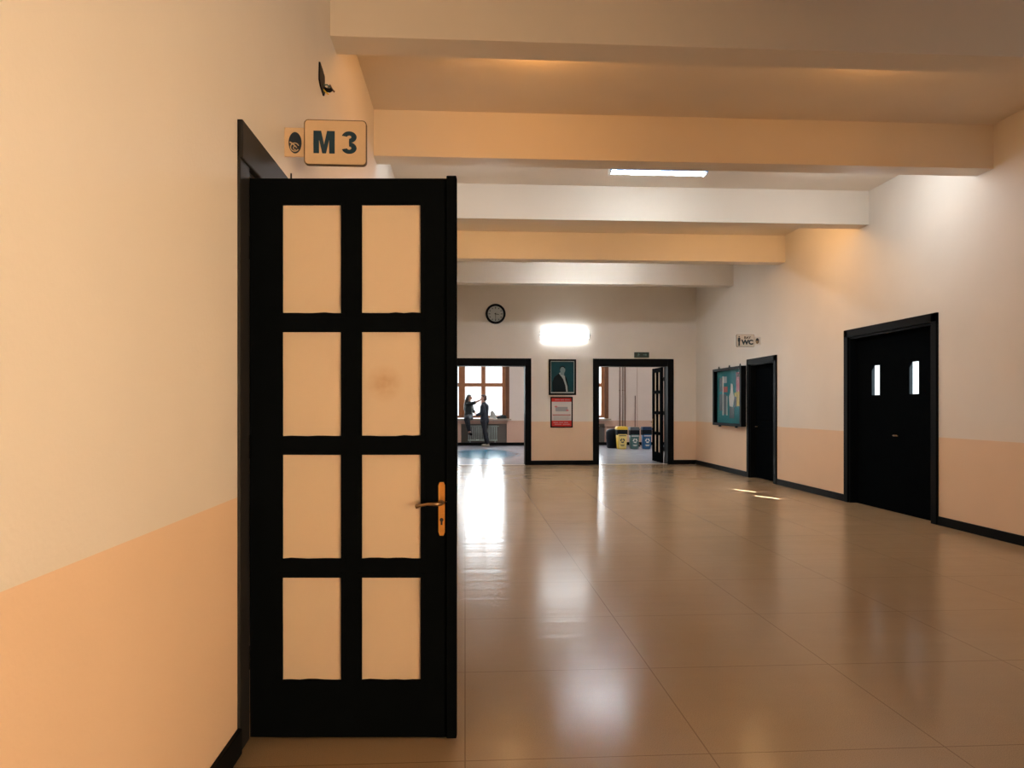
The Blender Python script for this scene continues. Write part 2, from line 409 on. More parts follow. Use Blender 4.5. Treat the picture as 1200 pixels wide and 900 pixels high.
# outside strip behind the wc door so no daylight leaks round it
struct(MB().box((XR + T, WY0 - .2, 0), (XR + T + .05, WY1 + .2, WH + .2)).build('daylight_block', M['darkroom']))

# wall behind the camera
struct(MB().box((XL - T, YF - T, 0), (XR + T, YF, ZC)).build('wall_front', M['wall']))

# back wall with two doorways
A0, A1, B0, B1, BH = -.20, 1.47, 3.24, 4.975, 2.40
b = MB()
b.box((XL - T, YB, 0), (A0, YB + T, ZC)).box((A1, YB, 0), (B0, YB + T, ZC)).box((B1, YB, 0), (XR + T, YB + T, ZC))
b.box((A0, YB, BH), (A1, YB + T, ZC)).box((B0, YB, BH), (B1, YB + T, ZC))
struct(b.build('wall_back', M['wall']))
for (x0, x1, n) in ((A0, A1, 1), (B0, B1, 2)):
    b = MB()
    y0, y1 = YB - .025, YB + T + .025
    b.box((x0 - .13, y0, 0), (x0 + .02, y1, BH + .18), bevel=.005).box((x1 - .02, y0, 0), (x1 + .13, y1, BH + .18), bevel=.005)
    b.box((x0 + .02, y0, BH - .005), (x1 - .02, y1, BH + .18), bevel=.005)
    struct(b.build('door_frame', M['frame']))
    struct(MB().box((x0 + .02, YB - .02, 0), (x1 - .02, YB + .09, .006)).build('threshold_trim', M['sill']))

# skirting boards
def skirt(name, a, b_): struct(MB().box(a, b_, bevel=.004).build(name, M['frame']))
skirt('baseboard_back', (A1 + .13, YB - .02, 0), (B0 - .13, YB, .105))
skirt('baseboard_back', (B1 + .13, YB - .02, 0), (XR, YB, .105))
skirt('baseboard_back', (XL, YB - .02, 0), (A0 - .13, YB, .105))
skirt('baseboard_right', (XR - .02, WY1 + .10, 0), (XR, YB - .02, .105))
skirt('baseboard_right', (XR - .02, SY1 + .10, 0), (XR, WY0 - .10, .105))
skirt('baseboard_right', (XR - .02, YF, 0), (XR, SY0 - .10, .105))
skirt('baseboard_left', (XL, DY1 + .14, 0), (XL + .02, YB - .02, .105))
skirt('baseboard_left', (XL, YF, 0), (XL + .02, DY0 - .14, .105))

# corridor shell
W1, W2 = (-1.03, 1.60), (2.60, 5.23)
SZ, TZ = .97, 3.55
N1, N2 = (-.14, 1.51), (3.45, 5.12)
pieces = [((CXL, SZ), (W1[0], ZC)), ((W1[1], SZ), (W2[0], ZC)), ((W2[1], SZ), (CXR, ZC)), ((W1[0], TZ), (W1[1], ZC)), ((W2[0], TZ), (W2[1], ZC)),
          ((CXL, 0), (N1[0], SZ)), ((N1[1], 0), (N2[0], SZ)), ((N2[1], 0), (CXR, SZ))]
for n in (N1, N2): pieces += [((n[0], .78), (n[1], SZ)), ((n[0], 0), (n[1], .05))]
for (p, q) in pieces: struct(MB().box((p[0], YC, p[1]), (q[0], YC + T, q[1])).build('wall_far', M['wall_cor']))
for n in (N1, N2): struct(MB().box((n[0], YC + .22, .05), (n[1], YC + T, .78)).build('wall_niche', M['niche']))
struct(MB().box((CXL - T, YB + T, 0), (CXL, YC + T, ZC)).build('wall_corridor_left', M['wall_cor']))
struct(MB().box((CXR, YB + T, 0), (CXR + T, YC + T, ZC)).build('wall_corridor_right', M['wall_cor']))
struct(MB().box((CXL - T, YB + .02, 0), (XL - T, YB + T, ZC)).box((XR + T, YB + .02, 0), (CXR + T, YB + T, ZC)).build('wall_corridor_near', M['wall_cor']))
skirt('baseboard_far', (CXL, YC - .02, 0), (CXR, YC, .11))

for wi, (x0, x1) in enumerate((W1, W2)):
    fy0, fy1 = YC + .08, YC + .16
    cas = MB()                                  # outer casing in the reveal
    cas.box((x0, YC - .015, SZ), (x0 + .13, YC + .20, TZ), bevel=.006).box((x1 - .13, YC - .015, SZ), (x1, YC + .20, TZ), bevel=.006).box((x0 + .13, YC - .015, TZ - .13), (x1 - .13, YC + .20, TZ), bevel=.006)
    win = struct(cas.build('window_%d' % (wi + 1), M['wood_dark']))
    fr = MB()
    a, c = x0 + .13, x1 - .13
    fr.box((a, fy0, SZ + .03), (a + .10, fy1, TZ - .13)).box((c - .13, fy0, SZ + .03), (c, fy1, TZ - .13))
    fr.box((a + .1, fy0, SZ + .03), (c - .13, fy1, SZ + .11)).box((a + .1, fy0, TZ - .22), (c - .13, fy1, TZ - .13))
    ms = [(x1 - 1.83, x1 - 1.60), (x1 - 1.015, x1 - .86)]
    for m0, m1 in ms: fr.box((m0, fy0 - .01, SZ + .11), (m1, fy1, TZ - .22))
    for p0, p1 in ((a + .1, ms[0][0]), (ms[0][1], ms[1][0]), (ms[1][1], c - .13)):
        fr.box((p0, fy0, 2.13), (p1, fy1, 2.26)).box((p0, fy0, 2.92), (p1, fy1, 2.98))
    fr.build('window_frame', M['wood'], win)
    MB().box((a, YC + .115, SZ + .05), (c, YC + .121, TZ - .15)).build('window_pane', M['glass'], win)
    MB().box((x0 - .06, YC - .22, SZ - .05), (x1 + .06, YC + T, SZ), bevel=.006).build('window_sill', M['sill'], win)
struct(MB().box((-30, YC + T + .1, -.5), (40, YC + 60, -.4)).build('ground', M['outside']))

# ------------------------------------------------------------------ glazed door leaves
def door_leaf(label, loc, rz, stain):
    root = thing('door_leaf', label, 'door', loc, rz, None); root['kind'] = 'thing'
    W, H, t = .876, 2.397, .045
    cols = ((.139, .390), (.478, .730))
    rows = ((.251, .690), (.770, 1.215), (1.295, 1.740), (1.821, 2.284))
    b = MB()
    b.box((0, 0, .008), (cols[0][0], t, H)).box((cols[0][1], 0, .008), (cols[1][0], t, H)).box((cols[1][1], 0, .008), (W, t, H))
    zs = [.008] + [z for r in rows for z in r] + [H]
    for c in cols:
        for k in range(0, len(zs), 2): b.box((c[0], 0, zs[k]), (c[1], t, zs[k + 1]))
        for r in rows:                          # glazing beads
            for (p, q) in (((c[0] - .02, r[0] - .02), (c[1] + .02, r[0])), ((c[0] - .02, r[1]), (c[1] + .02, r[1] + .02)),
                           ((c[0] - .02, r[0]), (c[0], r[1])), ((c[1], r[0]), (c[1] + .02, r[1]))):
                b.box((p[0], -.004, p[1]), (q[0], t + .008, q[1]))
    b.build('leaf_frame', M['black'], root)
    MB().box((W - .035, -.016, .008), (W + .008, t * .6, H + .008), bevel=.004).build('astragal', M['black'], root)
    for ci, c in enumerate(cols):
        for ri, r in enumerate(rows):
            g = MB()                            # hand-cut pane, slightly uneven putty line at the foot
            g.box((c[0] - .004, .008, r[0] - .004), (c[1] + .004, .014, r[1] + .004))
            st = stain and ci == 1 and ri == 2
            p = g.build('glass_pane', M['pane_stain'] if st else M['pane'], root)
            if st: p['label'] = 'frosted pane with a brownish stain'
            putty = MB()
            x = c[0]; pts = [(c[0], .004, r[0] - .003)]
            n = 7
            for k in range(n + 1):
                pts.append((c[0] + (c[1] - c[0]) * k / n, .004, r[0] + random.choice((.0, .001, .002, .004))))
            pts.append((c[1], .004, r[0] - .003))
            putty.prism(pts, (0, .004, 0)).build('putty', M['black'], p)
    # hinges
    for z in (.35, 1.25, 2.1):
        MB().tube([(-.006, -.008, z - .05), (-.006, -.008, z + .05)], .008).build('hinge', M['black'], root)
    # lever handle on a long plate, both faces
    for s, y0 in ((-1, 0), (1, t)):
        x = .820
        pts = [(x - .0135, y0, .885), (x - .0135, y0, 1.085), (x - .008, y0, 1.098), (x + .008, y0, 1.098), (x + .0135, y0, 1.085), (x + .0135, y0, .885), (x + .008, y0, .870), (x - .008, y0, .870)]
        pl = MB().prism(pts, (0, s * .006, 0)).build('handle_plate', M['brass'], root)
        pl['label'] = 'long brass handle plate'
        y = y0 + s * .006
        MB().tube([(x, y - s * .002, 1.012), (x, y + s * .012, 1.012)], .012, 16).tube([(x, y + s * .01, 1.012), (x, y + s * .045, 1.012), (x - .012, y + s * .052, 1.012), (x - .055, y + s * .052, 1.012), (x - .085, y + s * .050, 1.006), (x - .104, y + s * .046, 1.000)], [.009, .009, .0085, .007, .007, .009], 12).build('lever', M['dull_brass'], pl)
        MB().disc((x, min(y, y + s * .0015), .938), .008, .008, .0015, 20).prism([(x - .004, min(y, y + s * .0015), .938), (x + .004, min(y, y + s * .0015), .938), (x + .004, min(y, y + s * .0015), .916), (x - .004, min(y, y + s * .0015), .916)], (0, .0015, 0)).build('keyhole', M['hole'], pl)
        MB().disc((x + .022, min(y0, y0 + s * .004), 1.015), .003, .003, .004, 12).build('screw', M['white'], root)
    return root
door_leaf('big open black door with eight frosted panes and brass handle, under the M 3 sign', (-.918, 3.257, 0), -math.atan(55 / 875), True)
door_leaf('far glazed black door seen edge on, open into the corridor beside the blue bin', (4.94, YB + T + .03, 0), math.radians(91), False)

# ------------------------------------------------------------------ flag signs
def rrect(x0, x1, z0, z1, r, y, n=6):
    P = []
    for cx, cz, a in ((x1 - r, z1 - r, 0), (x0 + r, z1 - r, 90), (x0 + r, z0 + r, 180), (x1 - r, z0 + r, 270)):
        for k in range(n + 1):
            t = math.radians(a + 90 * k / n); P.append((cx + r * math.cos(t), y, cz + r * math.sin(t)))
    return P
def emblem(parent, cx, cz, rx, rz, y):
    e = MB().disc((cx, y, cz), rx, rz, .003, 40).build('emblem', M['emblem'], parent)
    b = MB()
    b.arc((cx - rx * .05, 0, cz - rz * .42), rx * .55, rx * .72, 20, 330, y - .001, y, 24, sx=1.0)
    b.prism([(cx - rx * .8, y - .001, cz + rz * .12), (cx - rx * .3, y - .001, cz - rz * .05), (cx + rx * .2, y - .001, cz - rz * .35), (cx + rx * .2, y - .001, cz - rz * .48), (cx - rx * .35, y - .001, cz - rz * .2), (cx - rx * .85, y - .001, cz - rz * .02)], (0, .001, 0))
    b.arc((cx, 0, cz - rz * .5), rx * .2, rx * .32, 0, 300, y - .001, y, 16)
    b.build('emblem_script', M['emblem_pale'], e)
SYD = 3.91
s = thing('room_sign', 'cream M 3 flag sign projecting from the wall above the open black door', 'sign', (XL, SYD, 2.786))
MB().box((0, .006, -.075), (.115, .016, .075), bevel=.002).build('wall_bracket', M['sign'], s)
MB().prism(rrect(.101, .421, -.117, .117, .022, .0), (0, .022, 0)).build('sign_rim', M['sign_edge'], s)
MB().prism(rrect(.106, .416, -.112, .112, .018, -.002), (0, .026, 0)).build('sign_board', M['sign'], s)
emblem(s, .055, -.004, .033, .055, .003)
lz0, lz1 = -.058, .058
x0 = .150; w = .108; y = -.004
pts = [(x0, lz0), (x0, lz1), (x0 + .36 * w, lz1), (x0 + .5 * w, lz0 + .045), (x0 + .64 * w, lz1), (x0 + w, lz1), (x0 + w, lz0), (x0 + .74 * w, lz0), (x0 + .74 * w, lz1 - .045), (x0 + .59 * w, lz0), (x0 + .41 * w, lz0), (x0 + .26 * w, lz1 - .045), (x0 + .26 * w, lz0)]
b = MB(); b.prism([(p[0], y, p[1]) for p in pts], (0, .002, 0))
cx = .332
b.arc((cx, 0, .0285), .0085, .0295, -92, 168, y, y + .002, 28, sx=1.28)
b.arc((cx, 0, -.0285), .0085, .0295, -168, 92, y, y + .002, 28, sx=1.28)
b.build('lettering', M['blue_ink'], s)

s = thing('toilet_sign', 'pale BAY WC flag sign above the dark toilet doorway', 'sign', (XR, 14.02, 2.68))
MB().box((-.16, .006, -.07), (0, .016, .07), bevel=.002).build('wall_bracket', M['sign_pale'], s)
MB().prism(rrect(-.475, -.125, -.12, .12, .02, 0), (0, .022, 0)).build('sign_rim', M['sign_edge'], s)
MB().prism(rrect(-.470, -.130, -.115, .115, .018, -.002), (0, .026, 0)).build('sign_board', M['sign_pale'], s)
emblem(s, -.065, -.004, .033, .055, .003)
b = MB(); px_ = -.425
b.disc((px_, -.004, .075), .013, .013, .002, 16).prism(rrect(px_ - .024, px_ + .024, -.02, .056, .012, -.004), (0, .002, 0)).prism(rrect(px_ - .015, px_ + .015, -.10, .0, .006, -.0045), (0, .002, 0))
b.build('man_pictogram', M['blue_ink'], s)
text_part('lettering', 'BAY', .066, M['ink'], s, (-.262, -.004, .056), weight=.0015, sx=1.1)
text_part('lettering', 'WC', .118, M['blue_ink'], s, (-.262, -.004, -.034), weight=.0075, sx=1.08)

# emergency exit box above the right doorway
s = thing('exit_sign', 'small dark green emergency exit box on top of the right doorway frame', 'sign', (4.305, YB, 2.61))
MB().box((-.18, -.06, 0), (.18, 0, .13), bevel=.004).build('sign_box', M['exit_box'], s)
b = MB()
yy = -.063
b.disc((-.085, yy, .098), .011, .011, .003, 14)
b.prism([(-.10, yy, .085), (-.072, yy, .085), (-.078, yy, .052), (-.10, yy, .052)], (0, .003, 0))
b.prism([(-.10, yy, .054), (-.086, yy, .054), (-.112, yy, .022), (-.124, yy, .028)], (0, .003, 0))
b.prism([(-.088, yy, .054), (-.078, yy, .054), (-.058, yy, .024), (-.070, yy, .020)], (0, .003, 0))
b.prism([(-.072, yy, .083), (-.074, yy, .072), (-.046, yy, .064), (-.044, yy, .073)], (0, .003, 0))
b.build('running_man_pictogram', M['exit_ink'], s); b = MB()
b.prism([(.03, yy, .058), (.03, yy, .074), (.09, yy, .074), (.09, yy, .092), (.13, yy, .066), (.09, yy, .040), (.09, yy, .058)], (0, .003, 0))
b.build('arrow_pictogram', M['exit_ink'], s)

# ------------------------------------------------------------------ lamps
def ceiling_light(label, x, y, lit='led'):
    r = thing('ceiling_light', label, 'lamp', (x, y, 4.345), 0, 'long ceiling lamps')
    for q in (-1, 1): MB().tube([(q * .42, 0, -.005), (q * .42, 0, ZC - 4.345)], .008, 8).build('hanger', M['white'], r)
    MB().box((-.60, -.075, -.045), (.60, .075, 0), bevel=.006).build('housing', M['white'], r)
    MB().box((-.60, -.084, -.060), (.60, -.074, .004)).build('blue_edge_strip', M['led_house'], r)
    b = MB(); n = 10
    prof = [(-.06 , -.044)] + [(-.062 * math.cos(PI * k / n), -.046 - .036 * math.sin(PI * k / n)) for k in range(n + 1)] + [(.06, -.044)]
    b.prism([(-.585, p[0], p[1]) for p in prof], (1.17, 0, 0)).build('diffuser', M[lit], r)
    for sgn in (-1, 1):
        MB().box((sgn * .592 - .012, -.068, -.085), (sgn * .592 + .012, .068, -.02), bevel=.004).build('end_cap', M['white'], r)
    return r
ceiling_light('lit white ceiling lamp with blue edge hanging just behind the second visible beam', 2.36, 9.03)
ceiling_light('second lit ceiling lamp, in the bay before the last beam, mirrored in the floor', 2.46, 13.95, 'led_far')
r = thing('wall_lamp', 'glowing white wall lamp above the portrait on the far wall', 'lamp', (2.41, YB, 3.155))
MB().box((-.60, -.04, -.12), (.60, 0, .12), bevel=.01).build('housing', M['white'], r)
MB().prism(rrect(-.585, .585, -.140, .140, .10, -.10), (0, .065, 0)).build('diffuser', M['led_wall'], r)
for sgn in (-1, 1): MB().tube([(sgn * .585, -.07, 0), (sgn * .625, -.07, 0)], .03, 12).build('end_cap', M['white'], r)

# ------------------------------------------------------------------ clock
r = thing('wall_clock', 'round black rimmed clock high on the far wall', 'clock', (.735, YB, 3.651))
MB().ring((0, 0, 0), .190, .242, -.05, 0).build('rim', M['rubber'], r)
dial = MB().disc((0, -.022, 0), .195, .195, .02).build('dial', M['clock_face'], r)
for k in range(12):
    b = MB(); a = 2 * PI * k / 12; L = .032 if k % 3 else .045
    d = Vector((math.sin(a), 0, math.cos(a))); u = Vector((math.cos(a), 0, -math.sin(a))) * .008
    p, q = d * .170 + Vector((0, -.024, 0)), d * (.170 - L) + Vector((0, -.024, 0))
    b.prism([p + u, p - u, q - u, q + u], (0, .002, 0))
    b.build('hour_mark', M['ink'], dial)
def hand(name, ang, L, w, y):
    a = math.radians(ang); d = Vector((math.sin(a), 0, math.cos(a))); u = Vector((math.cos(a), 0, -math.sin(a))) * w; o = Vector((0, y, 0))
    MB().prism([o - d * .025 + u, o - d * .025 - u, o + d * L - u * .5, o + d * L + u * .5], (0, .002, 0)).build(name, M['ink'], r)
hand('hour_hand', 100, .085, .010, -.027); hand('minute_hand', 180, .13, .007, -.030)
MB().disc((0, -.033, 0), .011, .011, .009, 16).build('hub', M['ink'], r)

# ------------------------------------------------------------------ framed portrait and red poster
def frame_part(root, w, h, bar, t, mat, name='picture_frame'):
    b = MB()
    for a, c in (((-w / 2, -t, -h / 2), (-w / 2 + bar, 0, h / 2)), ((w / 2 - bar, -t, -h / 2), (w / 2, 0, h / 2)), ((-w / 2 + bar, -t, -h / 2), (w / 2 - bar, 0, -h / 2 + bar)), ((-w / 2 + bar, -t, h / 2 - bar), (w / 2 - bar, 0, h / 2))):
        b.box(a, c, bevel=.004)
    return b.build(name, mat, root)
r = thing('framed_portrait', 'framed dark teal portrait of a standing suited man between the doorways', 'picture', (2.361, YB, 2.128))
frame_part(r, .668, .870, .042, .03, M['frame'])
MB().box((-.295, -.012, -.395), (.295, -.004, .395)).build('mount', M['photo_pale'], r)
pb = MB().box((-.275, -.014, -.360), (.275, -.012, .375)).build('print_backdrop', M['photo_bg'], r)
y = -.0155
MB().prism([(-.24, y, -.36), (-.25, y, -.12), (-.20, y, .0), (-.10, y, .08), (-.06, y, .12), (.05, y, .05), (.10, y, -.02), (.14, y, -.2), (.15, y, -.36)], (0, .0015, 0)).build('suit_print', M['photo_dark'], pb)
y = -.0165
MB().prism([(-.085, y, .09), (-.06, y, .12), (.03, y, .045), (.06, y, .03), (.07, y, -.06), (.12, y, -.22), (.13, y, -.355), (.09, y, -.355), (.07, y, -.2), (.02, y, -.05), (-.03, y, .02)], (0, .001, 0)).build('shirt_print', M['photo_pale'], pb)
MB().disc((.005, -.0175, .175), .062, .088, .001, 28).prism([(-.05, -.0172, .06), (-.04, -.0172, .14), (.04, -.0172, .12), (.045, -.0172, .045)], (0, .001, 0)).build('face_print', M['photo_face'], pb)
MB().arc((.0, 0, .195), .052, .075, 20, 190, -.0185, -.0177, 18).build('hair_print', M['photo_dark'], pb)
MB().box((-.29, -.002, -.39), (.29, 0, .39)).build('backing', M['ink'], r)

r = thing('framed_poster', 'red and white framed notice hung under the portrait', 'poster', (2.34, YB, 1.277))
frame_part(r, .543, .747, .03, .025, M['frame'])
MB().box((-.245, -.012, -.350), (.245, -.002, .350)).build('sheet', M['paper'], r)
MB().box((-.243, -.014, .255), (.243, -.012, .345)).build('red_header', M['red'], r)
MB().box((-.243, -.014, -.345), (.243, -.012, -.205)).build('red_footer', M['red'], r)
b = MB()
b.box((-.22, -.014, -.075), (.22, -.012, -.055))
b.build('red_rule', M['paper_red'], r)
b = MB()
b.prism(rrect(-.15, .15, .02, .13, .02, -.014), (0, .002, 0))
b.build('printed_photo', M['paper_grey'], r)
for (mx_, mz_) in ((-.135, .135), (.14, .045)): MB().disc((mx_, -.0155, mz_), .035, .023, .0015, 16).build('printed_mark', M['paper_pink'], r)
for k, z in enumerate((-.10, -.125, -.15, -.175)): MB().box((-.2, -.0135, z - .004), (.2 - .03 * (k % 2), -.012, z + .004)).build('text_line', M['paper_grey'], r)
for (xa, xb, z) in ((-.16, -.05, .30), (-.03, .06, .30), (.08, .2, .30), (-.2, -.08, -.25), (-.06, .04, -.25), (.06, .16, -.25), (-.17, .0, -.295), (.03, .2, -.295)):
    MB().box((xa, -.0155, z - .012), (xb, -.014, z + .012)).build('printed_word', M['paper_pink'], r)

# ------------------------------------------------------------------ notice board on the right wall
BY0, BY1, BZ0, BZ1 = 14.76, 16.50, 1.005, 2.245
r = thing('notice_board', 'black framed glazed notice board with teal felt beside the toilet doorway', 'notice board', (XR, 15.63, (BZ0 + BZ1) / 2), PI * 1.5)
# local: x runs away from the frame's far end towards the camera, -y faces the hall
w, h = BY1 - BY0, BZ1 - BZ0
b = MB(); bar, t = .09, .11
b.box((-w / 2, -t, -h / 2), (-w / 2 + bar, 0, h / 2), bevel=.005).box((w / 2 - bar, -t, -h / 2), (w / 2, 0, h / 2), bevel=.005)
b.box((-w / 2 + bar, -t, -h / 2), (w / 2 - bar, 0, -h / 2 + .055), bevel=.005).box((-w / 2 + bar, -t, h / 2 - .055), (w / 2 - bar, 0, h / 2), bevel=.005)
b.build('board_frame', M['frame'], r)
MB().box((-w / 2 + bar, -.03, -h / 2 + .05), (w / 2 - bar, -.01, h / 2 - .05)).build('felt', M['teal'], r)
MB().box((-w / 2 + bar, -.092, -h / 2 + .05), (w / 2 - bar, -.088, h / 2 - .05)).build('glass_pane', M['glass_board'], r)
for xx in (-.55, .1, .72): MB().prism([(xx - .035, -.08, h / 2 - .002), (xx + .035, -.08, h / 2 - .002), (xx, -.08, h / 2 + .05)], (0, .02, 0)).build('hanger', M['frame'], r)
for xx in (-.55, .45): MB().box((xx - .03, -.07, -h / 2 - .03), (xx + .03, -.03, -h / 2 + .002)).build('bracket', M['frame'], r)
def sheet(x0, x1, z0, z1, mat, parent=r, cols=None):
    return MB().box((x0, -.034, z0), (x1, -.030, z1)).build('pinned_sheet', M[mat], parent)
sheet(-.62, -.44, .12, .42, 'paper_dark'); sheet(-.43, -.37, -.40, .45, 'paper'); sheet(-.62, -.45, -.30, .06, 'paper_dark'); sheet(-.36, -.20, -.38, .06, 'paper_dark'); sheet(-.36, -.16, .30, .44, 'paper_grey')
sheet(-.37, -.12, .1, .22, 'paper_red')
sheet(-.17, -.13, -.40, .02, 'paper')
sheet(.40, .72, .10, .50, 'paper_pink'); sheet(.43, .69, .40, .47, 'paper')
sheet(.42, .66, -.20, .10, 'paper_yellow'); sheet(.28, .41, -.22, -.02, 'paper_dark'); sheet(.3, .5, .0, .08, 'paper_yellow')
sheet(.0, .28, -.46, -.22, 'paper_dark')
MB().prism([(.02, -.038, -.20), (.20, -.038, -.22), (.30, -.038, -.02), (.22, -.038, .08), (.20, -.038, .26), (.10, -.038, .28), (.06, -.038, .08), (-.02, -.038, .0)], (0, .004, 0)).build('pinned_sheet', M['paper'], r)

# ------------------------------------------------------------------ broken wall box on the left wall
r = thing('junction_box', 'open black socket hole with loose wires high on the left wall', 'junction box', (XL, 4.91, 3.54), PI / 2)
b = MB()
b.prism([(-.10, -.010, .0), (-.09, -.010, .075), (.0, -.010, .065), (.07, -.010, .05), (.08, -.010, -.05), (.05, -.010, -.085), (-.06, -.010, -.065), (-.1, -.010, -.04)], (0, .010, 0))
b.build('box_back', M['rubber'], r)
MB().tube([(.04, -.005, -.04), (.05, -.025, -.045), (.045, -.045, -.05), (.05, -.055, -.04)], .014, 8).build('connector', M['rubber'], r)
MB().tube([(.05, -.035, -.03), (.055, -.045, -.01), (.05, -.06, -.04), (.055, -.075, -.055)], .006, 8).build('wire', M['pipe'], r)
MB().tube([(.02, -.005, -.05), (.03, -.025, -.07), (.035, -.04, -.08)], .005, 8).build('wire', M['yellow'], r)
MB().tube([(.03, -.005, -.02), (.04, -.03, -.015), (.045, -.05, -.03)], .005, 8).build('wire', M['bingreen'], r)
# thin cable dropping to the door frame
o = MB().tube([(XL + .004, 4.05, 2.60), (XL + .004, 4.05, 2.665)], .004, 6).build('wall_cable', M['soffit']); tag(o, 'short thin cable on the wall between the M 3 sign and the door frame', 'cable')

# ------------------------------------------------------------------ corridor: radiators, pipes, bins
def radiator(x0, x1, label):
    r = thing('radiator', label, 'radiator', ((x0 + x1) / 2, YC + .09, .05), 0, 'radiators below the windows')
    n = round((x1 - x0) / .068); p = (x1 - x0) / n
    for k in range(n):
        x = -(x1 - x0) / 2 + (k + .5) * p
        b = MB()
        b.tube([(x, -.055, .14), (x, -.055, .64)], .019, 8).tube([(x, .055, .14), (x, .055, .64)], .019, 8)
        b.box((x - .031, -.075, .62), (x + .031, .075, .675), bevel=.015).box((x - .031, -.075, .11), (x + .031, .075, .165), bevel=.015)
        b.build('section', M['rad'], r)
    for x in (-(x1 - x0) / 2 + .08, (x1 - x0) / 2 - .08): MB().box((x - .02, -.05, 0), (x + .02, .05, .12)).build('foot', M['rad'], r)
    MB().tube([((x1 - x0) / 2, 0, .645), ((x1 - x0) / 2 + .06, 0, .645)], .018, 8).build('valve', M['rad'], r)
radiator(.10, 1.17, 'ribbed radiator in the niche behind the couple')
radiator(3.78, 4.86, 'ribbed radiator in the niche left of the bins')

for i, (x, lab) in enumerate(((5.635, 'first of three brown vertical pipes, nearest the window'), (5.745, 'middle one of three brown vertical pipes above the yellow bin'), (5.83, 'third of three brown vertical pipes, furthest from the window'))):
    r = thing('vertical_pipe', lab, 'pipe', (x, YC - .06, 0), 0, 'brown pipes on the corridor wall')
    MB().tube([(0, 0, 0), (0, 0, ZC)], .019 if i != 1 else .015, 10).build('pipe', M['pipe'], r)
    for z in (.6, 2.0, 3.5): MB().box((-.02, -.01, z - .015), (.02, .06, z + .015)).build('clamp', M['pipe'], r)
o = MB().tube([(6.29, YC - .012, 0), (6.29, YC - .012, ZC)], .009, 8).build('thin_conduit', M['pipe_pale']); tag(o, 'thin pale conduit running up the corridor wall above the grey bin', 'conduit')
o = MB().tube([(5.0, YC + .05, .665), (5.14, YC + .05, .665), (5.17, YC - .035, .665), (5.60, YC - .035, .665)], .014, 8).build('heating_pipe', M['pipe']); tag(o, 'brown heating pipe running at radiator top height right of the niche', 'pipe')
o = MB().tube([(5.13, YC - .05, .15), (5.60, YC - .05, .15)], .018, 8).build('heating_pipe', M['pipe_pale']); tag(o, 'pale heating pipe just above the skirting left of the bins', 'pipe')

def recycle(parent, cx, cz, r, y, mat):
    b = MB()
    for k in range(3):
        a0 = 90 + 120 * k + 12
        b.arc((cx, 0, cz), r * .55, r, a0, a0 + 70, y - .003, y, 10)
        a = math.radians(a0 + 70); e = math.radians(a0 + 105)
        p = [(cx + r * 1.22 * math.cos(a), y - .003, cz + r * 1.22 * math.sin(a)), (cx + r * .35 * math.cos(a), y - .003, cz + r * .35 * math.sin(a)), (cx + r * .8 * math.cos(e), y - .003, cz + r * .8 * math.sin(e))]
        b.prism(p, (0, .003, 0))
    b.build('recycling_mark', mat, parent)

def bin_(label, x, y, body, panel, lid, mark, w=.40, h=.75, strip=None):
    r = thing('recycling_bin', label, 'bin', (x, y, 0), 0, 'recycling bins in the corridor')
    b = MB()
    prof = [(.36, 0), (.395, .02), (.44, h * .3), (.47, h * .62)]
    # rounded-square tapered body
    n = 32; rings = []
    for s_, z in prof:
        ring = []
        for k in range(n):
            a = 2 * PI * k / n; c_, s2 = math.cos(a), math.sin(a)
            rr = (abs(c_) ** 4 + abs(s2) ** 4) ** -.25
            ring.append(b.bm.verts.new((c_ * rr * s_ * w, s2 * rr * s_ * w, z)))
        rings.append(ring)
    for i in range(len(rings) - 1):
        for k in range(n):
            f = b.bm.faces.new((rings[i][k], rings[i][(k + 1) % n], rings[i + 1][(k + 1) % n], rings[i + 1][k])); f.smooth = True
    b.bm.faces.new(list(reversed(rings[0]))); b.bm.faces.new(rings[-1])
    b.build('bin_body', body, r)
    # dark throat with the opening, then the lid
    MB().box((-w * .485, -w * .47, h * .62), (w * .485, w * .47, h * .86), bevel=.02).build('throat', M['rubber'], r)
    b = MB()
    b.box((-w * .5, -w * .5, h * .86), (w * .5, w * .5, h * .93), bevel=.012).box((-w * .46, -w * .46, h * .92), (w * .46, w * .46, h), bevel=.02)
    b.build('lid', lid, r)
    # front panel and its print, leaning with the tapered front
    yf = -.47 * w - .012
    pn = MB()
    pts = [(-.30 * w, -.40 * w - .01, .03), (-.36 * w, -.41 * w - .012, .10), (-.41 * w, yf, h * .66), (.41 * w, yf, h * .66), (.36 * w, -.41 * w - .012, .10), (.30 * w, -.40 * w - .01, .03)]
    pn.prism(pts, (0, .012, 0)).build('front_panel', panel, r)
    recycle(r, 0, h * .38, .075, -.47 * w - .010, mark)
    b = MB().box((-.12, yf - .004, h * .575), (.12, yf, h * .61))
    b.build('print_line', strip or mark, r)
    b = MB().box((-.07, yf + .010, h * .17), (.07, yf + .014, h * .195)).box((-.05, yf + .010, h * .13), (.05, yf + .014, h * .15))
    b.build('print_line', mark, r)
    return r
bin_('yellow recycling bin with a dark recycling mark, beside the window niche', 5.20, 24.60, M['yellow'], M['yellow_pale'], M['yellow'], M['emblem'], w=.37)
bin_('grey green recycling bin standing between the yellow and the blue bins', 5.63, 24.62, M['bingreen'], M['bingreen'], M['bingrey'], M['binwhite'], w=.33, h=.73)
bin_('blue recycling bin with a white mark, beside the open far door', 6.04, 24.60, M['binblue'], M['binblue'], M['bindkblue'], M['binwhite'], w=.33, h=.74)
